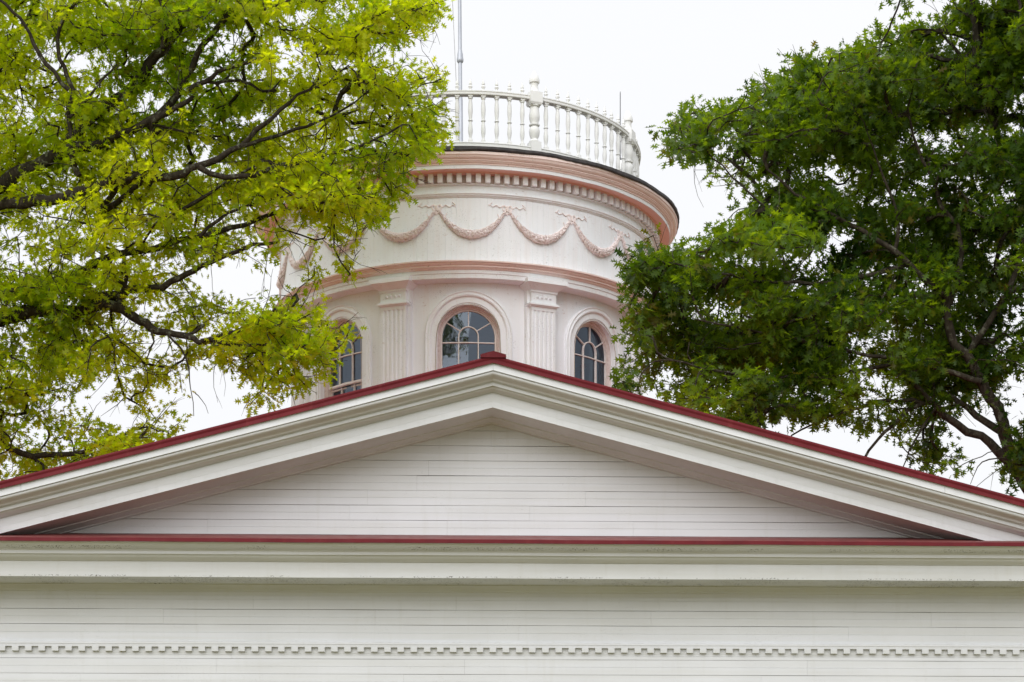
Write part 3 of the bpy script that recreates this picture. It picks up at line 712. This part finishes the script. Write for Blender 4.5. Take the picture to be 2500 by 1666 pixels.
def build_tree(key, left, base, limbs, yc, spread, nclus, leafmat, bark, name, label, cat, lpc, lsize, bare, topx, trunk_r, forkz):
    """limbs: (polyline in photo pixels, list of distances or one, start radius, end radius)"""
    root = empty(name, base, label, cat); base = np.array(base, float); sd_ = 5 if left else 9
    n1, n2, n3 = Noise2(sd_), Noise2(sd_+1), Noise2(sd_+2); rnd = random.Random(sd_)
    P_, D_, Rr, par, chains = [], [], [], [], []
    fork = base+np.array([0, 0, forkz])
    # trunk
    tp = [base+np.array([0, 0, z]) for z in np.linspace(0, forkz, 7)]; tp = [p+np.array([.12*math.sin(i*1.3), .1*math.sin(i), 0]) if 0 < i < 6 else p for i, p in enumerate(tp)]
    tube_list = [([*tp], list(np.linspace(trunk_r*1.25, trunk_r*.8, 7)), 14)]
    tube_list[0][0].append(tp[-1]+np.array([(.3 if left else -.3), 0, 2.6])); tube_list[0][1].append(trunk_r*.42)
    for poly, ys, r0, r1, joined in limbs:
        pts = []; n = len(poly)
        for i, (px, py) in enumerate(poly):
            Y = ys[0]+(ys[1]-ys[0])*i/(n-1); pts.append(W(px, py, Y))
        if not joined:   # grow from the fork to the first visible point
            a, b = fork, pts[0]; L = np.linalg.norm(b-a)
            mid = [a+(b-a)*t+np.array([0, .15*math.sin(t*5), .12*L*math.sin(math.pi*t)*.6]) for t in (0, .25, .5, .75)]
            pts = mid+pts; rr_ = [r0*1.35, r0*1.25, r0*1.15, r0*1.08]+list(np.linspace(r0, r1, n))
        else: rr_ = list(np.linspace(r0, r1, n))
        # refine with a spline and a little unevenness
        q = []; qr = []
        for i in range(len(pts)-1):
            p0 = pts[max(i-1, 0)]; p1 = pts[i]; p2 = pts[i+1]; p3 = pts[min(i+2, len(pts)-1)]
            m_ = max(2, int(np.linalg.norm(p2-p1)/.16))
            for k in range(m_):
                t = k/m_; q.append(.5*((2*p1)+(-p0+p2)*t+(2*p0-5*p1+4*p2-p3)*t*t+(-p0+3*p1-3*p2+p3)*t**3)); qr.append(rr_[i]+(rr_[i+1]-rr_[i])*t)
        q.append(pts[-1]); qr.append(rr_[-1])
        q = [p+np.array([rnd.gauss(0, .012), rnd.gauss(0, .012), rnd.gauss(0, .012)]) for p in q]
        qr = [r*rnd.uniform(.93, 1.1) for r in qr]
        tube_list.append((q, qr, 10))
        for i in range(1, len(q)):
            d = q[i]-q[i-1]; P_.append(q[i]); D_.append(d/(np.linalg.norm(d)+1e-9)); Rr.append(qr[i]); par.append(-1)
    # cluster centres
    f = density_fn(key, left); tips = []; tries = 0
    X0, X1 = (-420, 1150) if left else (1380, 2950)
    lobes = []; lt = 0
    while len(lobes) < (300 if left else 400) and lt < 20000:
        lt += 1; px = rnd.uniform(X0, X1); py = rnd.uniform(-330, 1330); d = f(px, py)
        if py < 0:
            lim = topx+py*.35 if left else topx-py*.4; d = .7 if (px < lim if left else px > lim) else 0
        if rnd.random() > d*1.1-.05: continue
        Y = yc+(n3(px/260, py/220)-.5)*1.2*spread+rnd.gauss(0, 1)*spread*.55; Y = min(max(Y, yc-spread*1.25), yc+spread*1.1)
        k_ = rnd.uniform(.7, 1.25)*(.72+.28*min(1, d)); lobes.append((px, py, Y, (150 if left else 98)*k_, (44 if left else 66)*k_, (.75 if left else .5)*k_, rnd.uniform(-.45, .25) if left else rnd.uniform(-.3, .3)))
    while len(tips) < nclus and tries < nclus*60:
        if rnd.random() < (.72 if left else .86):
            tries += 1; lx, ly, lY, ra, rb_, rc_, tilt = rnd.choice(lobes)
            g3 = np.array([rnd.gauss(0, 1) for _ in range(3)]); g3 /= np.linalg.norm(g3); g3 *= rnd.random()**.3
            if g3[1] > .25: g3[1] *= .5
            du, dv = g3[0]*ra, g3[1]*rb_; px = lx+du; py = ly+dv+du*tilt; Y = lY+g3[2]*rc_
            if py >= 0 and f(px, py) < (rnd.uniform(.12, .5) if left else rnd.uniform(.3, .62)): continue
            if (left and px > 800) or (not left and px < 1620): Y = min(Y, 31.6)
            tips.append(W(px, py, Y)); continue
        tries += 1; px = rnd.uniform(X0, X1); py = rnd.uniform(-330, 1330)
        d = f(px, py)
        if py < 0:
            lim = topx+py*.35 if left else topx-py*.4
            d = .9 if (px < lim if left else px > lim) else 0
            d *= .75
        nz = n1(px/95, py/80)*.6+n2(px/38+9, py/34)*.4
        dd = d*1.25-.25+(nz-.5)*1.15*(1-.55*d)
        if d <= .02 or rnd.random() > dd: continue
        wob_ = (n3(px/260, py/220)-.5)*2*spread*.7; edge = min(1, d*1.2)
        Y = yc+wob_+rnd.gauss(0, 1)*spread*.42*edge; Y = min(max(Y, yc-spread*1.3), yc+spread*1.15)
        if (left and px > 800) or (not left and px < 1620): Y = min(Y, 31.6)
        tips.append(W(px, py, Y))
    tips = np.array(tips)
    NODE = np.array(P_); DIR = np.array(D_); cap = len(NODE)+len(tips)*8
    NP = np.zeros((cap, 3)); ND_ = np.zeros((cap, 3)); NR = np.zeros(cap); PA = -np.ones(cap, int); n = len(NODE)
    NP[:n] = NODE; ND_[:n] = DIR; NR[:n] = Rr; nlimb = n
    # bare limb tips count as short shoots only
    dist = np.array([np.min(np.sum((NODE-t)**2, axis=1)) for t in tips]); order = np.argsort(dist)
    tdir = np.zeros_like(tips); kids = []
    for ti in order:
        t = tips[ti]; v = t-NP[:n]; L = np.sqrt(np.sum(v*v, axis=1))+1e-6; cosa = np.sum(v*ND_[:n], axis=1)/L
        cost = L*(1+.55*(1-cosa))+(NR[:n] > .07)*.12
        k = int(np.argmin(cost)); q0 = NP[k]; L0 = L[k]; d0 = ND_[k]; m_ = max(1, min(7, int(L0/.17+.5)))
        ctrl = q0+d0*L0*.38+np.array([rnd.gauss(0, .06), rnd.gauss(0, .06), rnd.gauss(0, .05)+.03])*L0
        idx = [k]; prev = q0
        for s_ in range(1, m_+1):
            tt = s_/m_; p = (1-tt)**2*q0+2*tt*(1-tt)*ctrl+tt*tt*t
            if s_ < m_: p = p+np.array([rnd.gauss(0, .012) for _ in range(3)])
            NP[n] = p; d = p-prev; ND_[n] = d/(np.linalg.norm(d)+1e-9); PA[n] = idx[-1]; idx.append(n); prev = p; n += 1
        tdir[ti] = ND_[n-1]; kids.append(idx)
    cnt = np.zeros(n); 
    for idx in kids: cnt[idx[-1]] += 1
    for i in range(n-1, nlimb-1, -1):
        if PA[i] >= nlimb: cnt[PA[i]] += cnt[i]
    rad = .0050*np.maximum(cnt, 1)**.44
    for idx in kids:
        r = [float(rad[i]) for i in idx[1:]]; r0 = float(rad[idx[1]]); k = idx[0]; r0 = min(r0*1.1, float(NR[k] if k < nlimb else rad[k]))
        tube_list.append(([NP[i] for i in idx], [r0]+r, 5))
    # bare dead twigs
    for i in range(bare):
        k = rnd.randrange(n); p = NP[k].copy(); d = ND_[k]*.6+np.array([rnd.gauss(0, .6), rnd.gauss(0, .6), rnd.gauss(-.1, .5)]); d /= np.linalg.norm(d)
        ln = rnd.uniform(.25, .9); pts = [p]
        for s_ in range(5): d = d+np.array([rnd.gauss(0, .18) for _ in range(3)]); d /= np.linalg.norm(d); pts.append(pts[-1]+d*ln/5)
        tube_list.append((pts, list(np.linspace(.0072, .0024, 6)), 4))
        for _ in range(rnd.randrange(1, 4)):
            b = pts[rnd.randrange(1, 5)]; e = d+np.array([rnd.gauss(0, .7) for _ in range(3)]); e /= np.linalg.norm(e)
            tube_list.append(([b, b+e*ln*.2, b+e*ln*.35+np.array([0, 0, -.02])], [.0035, .0025, .0015], 4))
    tm = MB()
    for pts, r, sides in tube_list: tm.tube([p-base for p in pts], r, sides)
    tm.build('trunk', bark, root, smooth=60, recalc=False)
    # leaves in whorls near each shoot's end
    pos, ax, nr, sz, ti_, br = [], [], [], [], [], []
    for i, t in enumerate(tips):
        d = tdir[i]; nl = max(4, int(rnd.gauss(lpc, lpc*.28))); base_t = rnd.random()
        pxy = n1(t[0]*.9, t[2]*.9); b_ = 1.0 if rnd.random() < .04 else 0.0
        for _ in range(nl):
            g_ = np.array([rnd.gauss(0, 1) for _ in range(3)]); s_ = rnd.random()
            p = t-d*rnd.uniform(-.03, .22)+g_*.045
            a_ = d*.55+g_*.62+np.array([0, 0, -.28])
            pos.append(p); ax.append(a_); nr.append(np.array([rnd.gauss(0, .55), rnd.gauss(0, .55)-.12, .75+rnd.gauss(0, .45)]))
            sz.append(lsize*rnd.uniform(.7, 1.25)); ti_.append(min(1, max(0, -.08+.85*pxy+.35*base_t+rnd.gauss(0, .17)))); br.append(b_*rnd.random() if b_ else (rnd.random()*.6 if rnd.random() < .05 else 0))
    make_leaves('crown', leafmat, root, base, np.array(pos), np.array(ax), np.array(nr), np.array(sz), np.array(ti_), np.array(br))
    return root

LL = [
 (z3([(-60, 980), (60, 905), (180, 845), (330, 765), (480, 740), (600, 690), (740, 630), (880, 560), (1010, 470)]), (29.0, 28.4), .115, .03, False),
 (z3([(300, 775), (400, 670), (500, 570), (640, 470), (740, 380), (800, 290), (870, 210), (930, 110), (1000, 30), (1060, -50), (1120, -170)]), (28.9, 28.2), .085, .05, True),
 (z3([(935, 105), (940, 40), (960, -60), (980, -200)]), (28.4, 28.0), .045, .03, True),
 (z3([(828, 240), (855, 150), (845, 80), (815, -20), (800, -150)]), (28.4, 28.0), .04, .025, True),
 (z3([(740, 630), (870, 540), (940, 430), (980, 330), (1040, 220), (1110, 140), (1160, 60), (1175, -20), (1190, -150)]), (28.7, 28.0), .05, .032, True),
 (z3([(1110, 140), (1180, 80), (1260, 5), (1340, -60)]), (28.2, 28.0), .03, .015, True),
 (z3([(960, 465), (1040, 410), (1120, 370), (1210, 340), (1330, 300)]), (28.3, 28.1), .035, .018, True),
 (z3([(-60, 1060), (120, 1040), (250, 1020), (400, 985), (500, 945), (600, 910), (700, 900), (800, 915), (940, 885), (1010, 850), (1110, 810), (1230, 740), (1300, 670), (1380, 610), (1480, 520)]), (28.6, 27.9), .085, .026, False),
 (z3([(1010, 850), (1150, 905), (1300, 890), (1450, 840), (1600, 810), (1760, 775), (1900, 720), (2050, 640)]), (28.0, 28.4), .04, .012, True),
 (z3([(1230, 740), (1400, 700), (1560, 640), (1700, 590), (1850, 500)]), (28.0, 28.6), .03, .01, True),
 (z3([(400, 900), (385, 850), (370, 750), (355, 650), (350, 560), (368, 460), (340, 380), (300, 300), (290, 200), (330, 90), (390, 0), (420, -120)]), (28.3, 27.7), .042, .018, True),
 (z3([(350, 460), (270, 370), (200, 280), (150, 180), (110, 100), (30, 30), (-60, -60)]), (27.9, 27.7), .032, .018, True),
 (z3([(-60, 320), (60, 215), (130, 110), (190, 0), (230, -120)]), (29.5, 29.0), .055, .03, False),
 (z3([(355, 600), (430, 520), (520, 410), (600, 330)]), (28.0, 28.3), .022, .01, True),
 (z3([(-50, 1500), (150, 1470), (300, 1430), (440, 1385), (520, 1330), (640, 1290), (790, 1270), (900, 1225), (1000, 1210), (1120, 1180), (1250, 1150), (1400, 1090), (1550, 1050), (1700, 1020), (1850, 1010)]), (29.4, 28.6), .075, .014, False),
 (z3([(510, 1085), (560, 1010), (620, 950), (700, 905)]), (28.9, 28.2), .035, .04, True),
 (z3([(510, 1085), (600, 1040), (700, 950), (800, 900)]), (28.9, 28.6), .045, .03, True),
 (z3([(870, 1100), (960, 1050), (1080, 990), (1200, 900), (1300, 850)]), (28.9, 28.6), .03, .015, True),
 (z3([(1020, 1210), (1120, 1120), (1220, 1070), (1400, 1010), (1560, 960), (1750, 900)]), (28.7, 28.4), .026, .01, True),
 (z4([(-60, 310), (0, 300), (150, 270), (300, 255), (430, 260), (560, 225), (660, 235), (720, 255), (800, 310), (870, 360), (960, 385), (1060, 400), (1150, 430), (1250, 435), (1400, 455), (1580, 455), (1700, 500)]), (29.3, 28.2), .11, .012, False),
 (z4([(470, 215), (560, 185), (700, 165), (740, 130), (830, 130), (900, 125), (990, 95), (1070, 45), (1150, 0), (1300, -60), (1450, -120), (1600, -140)]), (29.1, 28.4), .075, .02, True),
 (z4([(640, 235), (700, 180), (740, 130)]), (29.0, 28.9), .07, .06, True),
 (z4([(720, 140), (725, 60), (715, -40)]), (28.9, 28.8), .035, .022, True),
 (z4([(1150, 430), (1250, 395), (1350, 375), (1500, 330), (1650, 290)]), (28.4, 28.2), .03, .012, True),
 (z4([(870, 360), (880, 440), (850, 510), (830, 540)]), (28.5, 28.3), .016, .006, True),
 (z4([(960, 385), (1040, 470), (1080, 600), (1110, 700), (1120, 860)]), (28.5, 28.3), .016, .004, True),
 (z4([(1115, 730), (1160, 770), (1190, 840)]), (28.3, 28.2), .007, .003, True),
 (z4([(-60, 900), (0, 980), (50, 1040), (140, 1080), (260, 1080), (380, 1080), (480, 1060), (600, 1020), (700, 970), (780, 930), (860, 930), (960, 950)]), (29.6, 29.0), .06, .007, False),
 (z4([(190, 1085), (240, 1140), (250, 1180)]), (29.4, 29.3), .03, .01, True),
]
RL = [
 (z5([(1330, 1560), (1270, 1490), (1215, 1400), (1195, 1330), (1185, 1270), (1150, 1220), (1120, 1170), (1080, 1090), (1040, 1050), (1020, 980), (1015, 910), (960, 860), (900, 810), (850, 760), (760, 710), (690, 670), (640, 640), (560, 590), (470, 520)]), (29.2, 28.3), .105, .015, False),
 (z5([(1270, 1500), (1180, 1390), (1120, 1340), (1050, 1300), (1010, 1270), (960, 1220), (920, 1180), (850, 1120)]), (29.2, 28.8), .075, .03, True),
 (z5([(1195, 1330), (1130, 1290), (1080, 1250), (1030, 1215), (980, 1190)]), (29.1, 29.3), .055, .03, True),
 (z5([(950, 1235), (900, 1255), (850, 1300), (810, 1350), (770, 1400)]), (28.9, 28.6), .03, .018, True),
 (z5([(945, 1230), (870, 1225), (800, 1235), (720, 1260), (620, 1290), (540, 1330)]), (28.9, 28.3), .035, .010, True),
 (z5([(980, 1250), (930, 1330), (905, 1380), (885, 1430)]), (28.9, 28.6), .018, .008, True),
 (z5([(1200, 1400), (1150, 1405), (1110, 1430), (1090, 1480)]), (29.0, 28.8), .012, .004, True),
 (z5([(860, 770), (872, 700), (860, 620), (820, 540), (790, 440)]), (28.6, 28.4), .03, .012, True),
 (z5([(1020, 930), (1060, 820), (1050, 690), (1000, 630), (980, 560), (930, 460), (900, 330)]), (28.8, 28.5), .045, .014, True),
 (z5([(1080, 1090), (1150, 980), (1220, 860), (1260, 720), (1330, 560)]), (29.0, 28.8), .05, .03, True),
 (z5([(1120, 1170), (1000, 1130), (880, 1100), (740, 1080), (560, 1040), (400, 1010), (250, 980)]), (28.8, 28.2), .04, .01, True),
 (z5([(900, 810), (760, 850), (600, 870), (430, 860), (280, 830), (150, 800)]), (28.7, 28.6), .035, .010, True),
 (z5([(850, 1120), (700, 1140), (500, 1160), (330, 1140), (160, 1100)]), (28.8, 28.3), .028, .010, True),
 (z5([(690, 670), (560, 680), (470, 640), (360, 540), (260, 440)]), (28.4, 28.6), .024, .008, True),
 (z5([(1420, 1200), (1330, 900), (1254, 640), (1180, 420), (1100, 240), (1020, 120)]), (29.8, 29.0), .08, .02, False),
]
build_tree('L', True, (-11.6, 29.4, 0), LL, 29.6, 1.7, 6300, LEAF_A, BARK, 'oak_tree', 'bright yellow green oak tree with dark limbs reaching in front of the cupola', 'tree', 17, .119, 1500, 1040, .38, 8.6)
build_tree('R', False, (11.2, 29.8, 0), RL, 29.3, 2.0, 7800, LEAF_B, BARK2, 'oak_tree', 'dark green dense oak tree rising beyond the right slope of the roof', 'tree', 15, .142, 500, 2210, .36, 5.6)
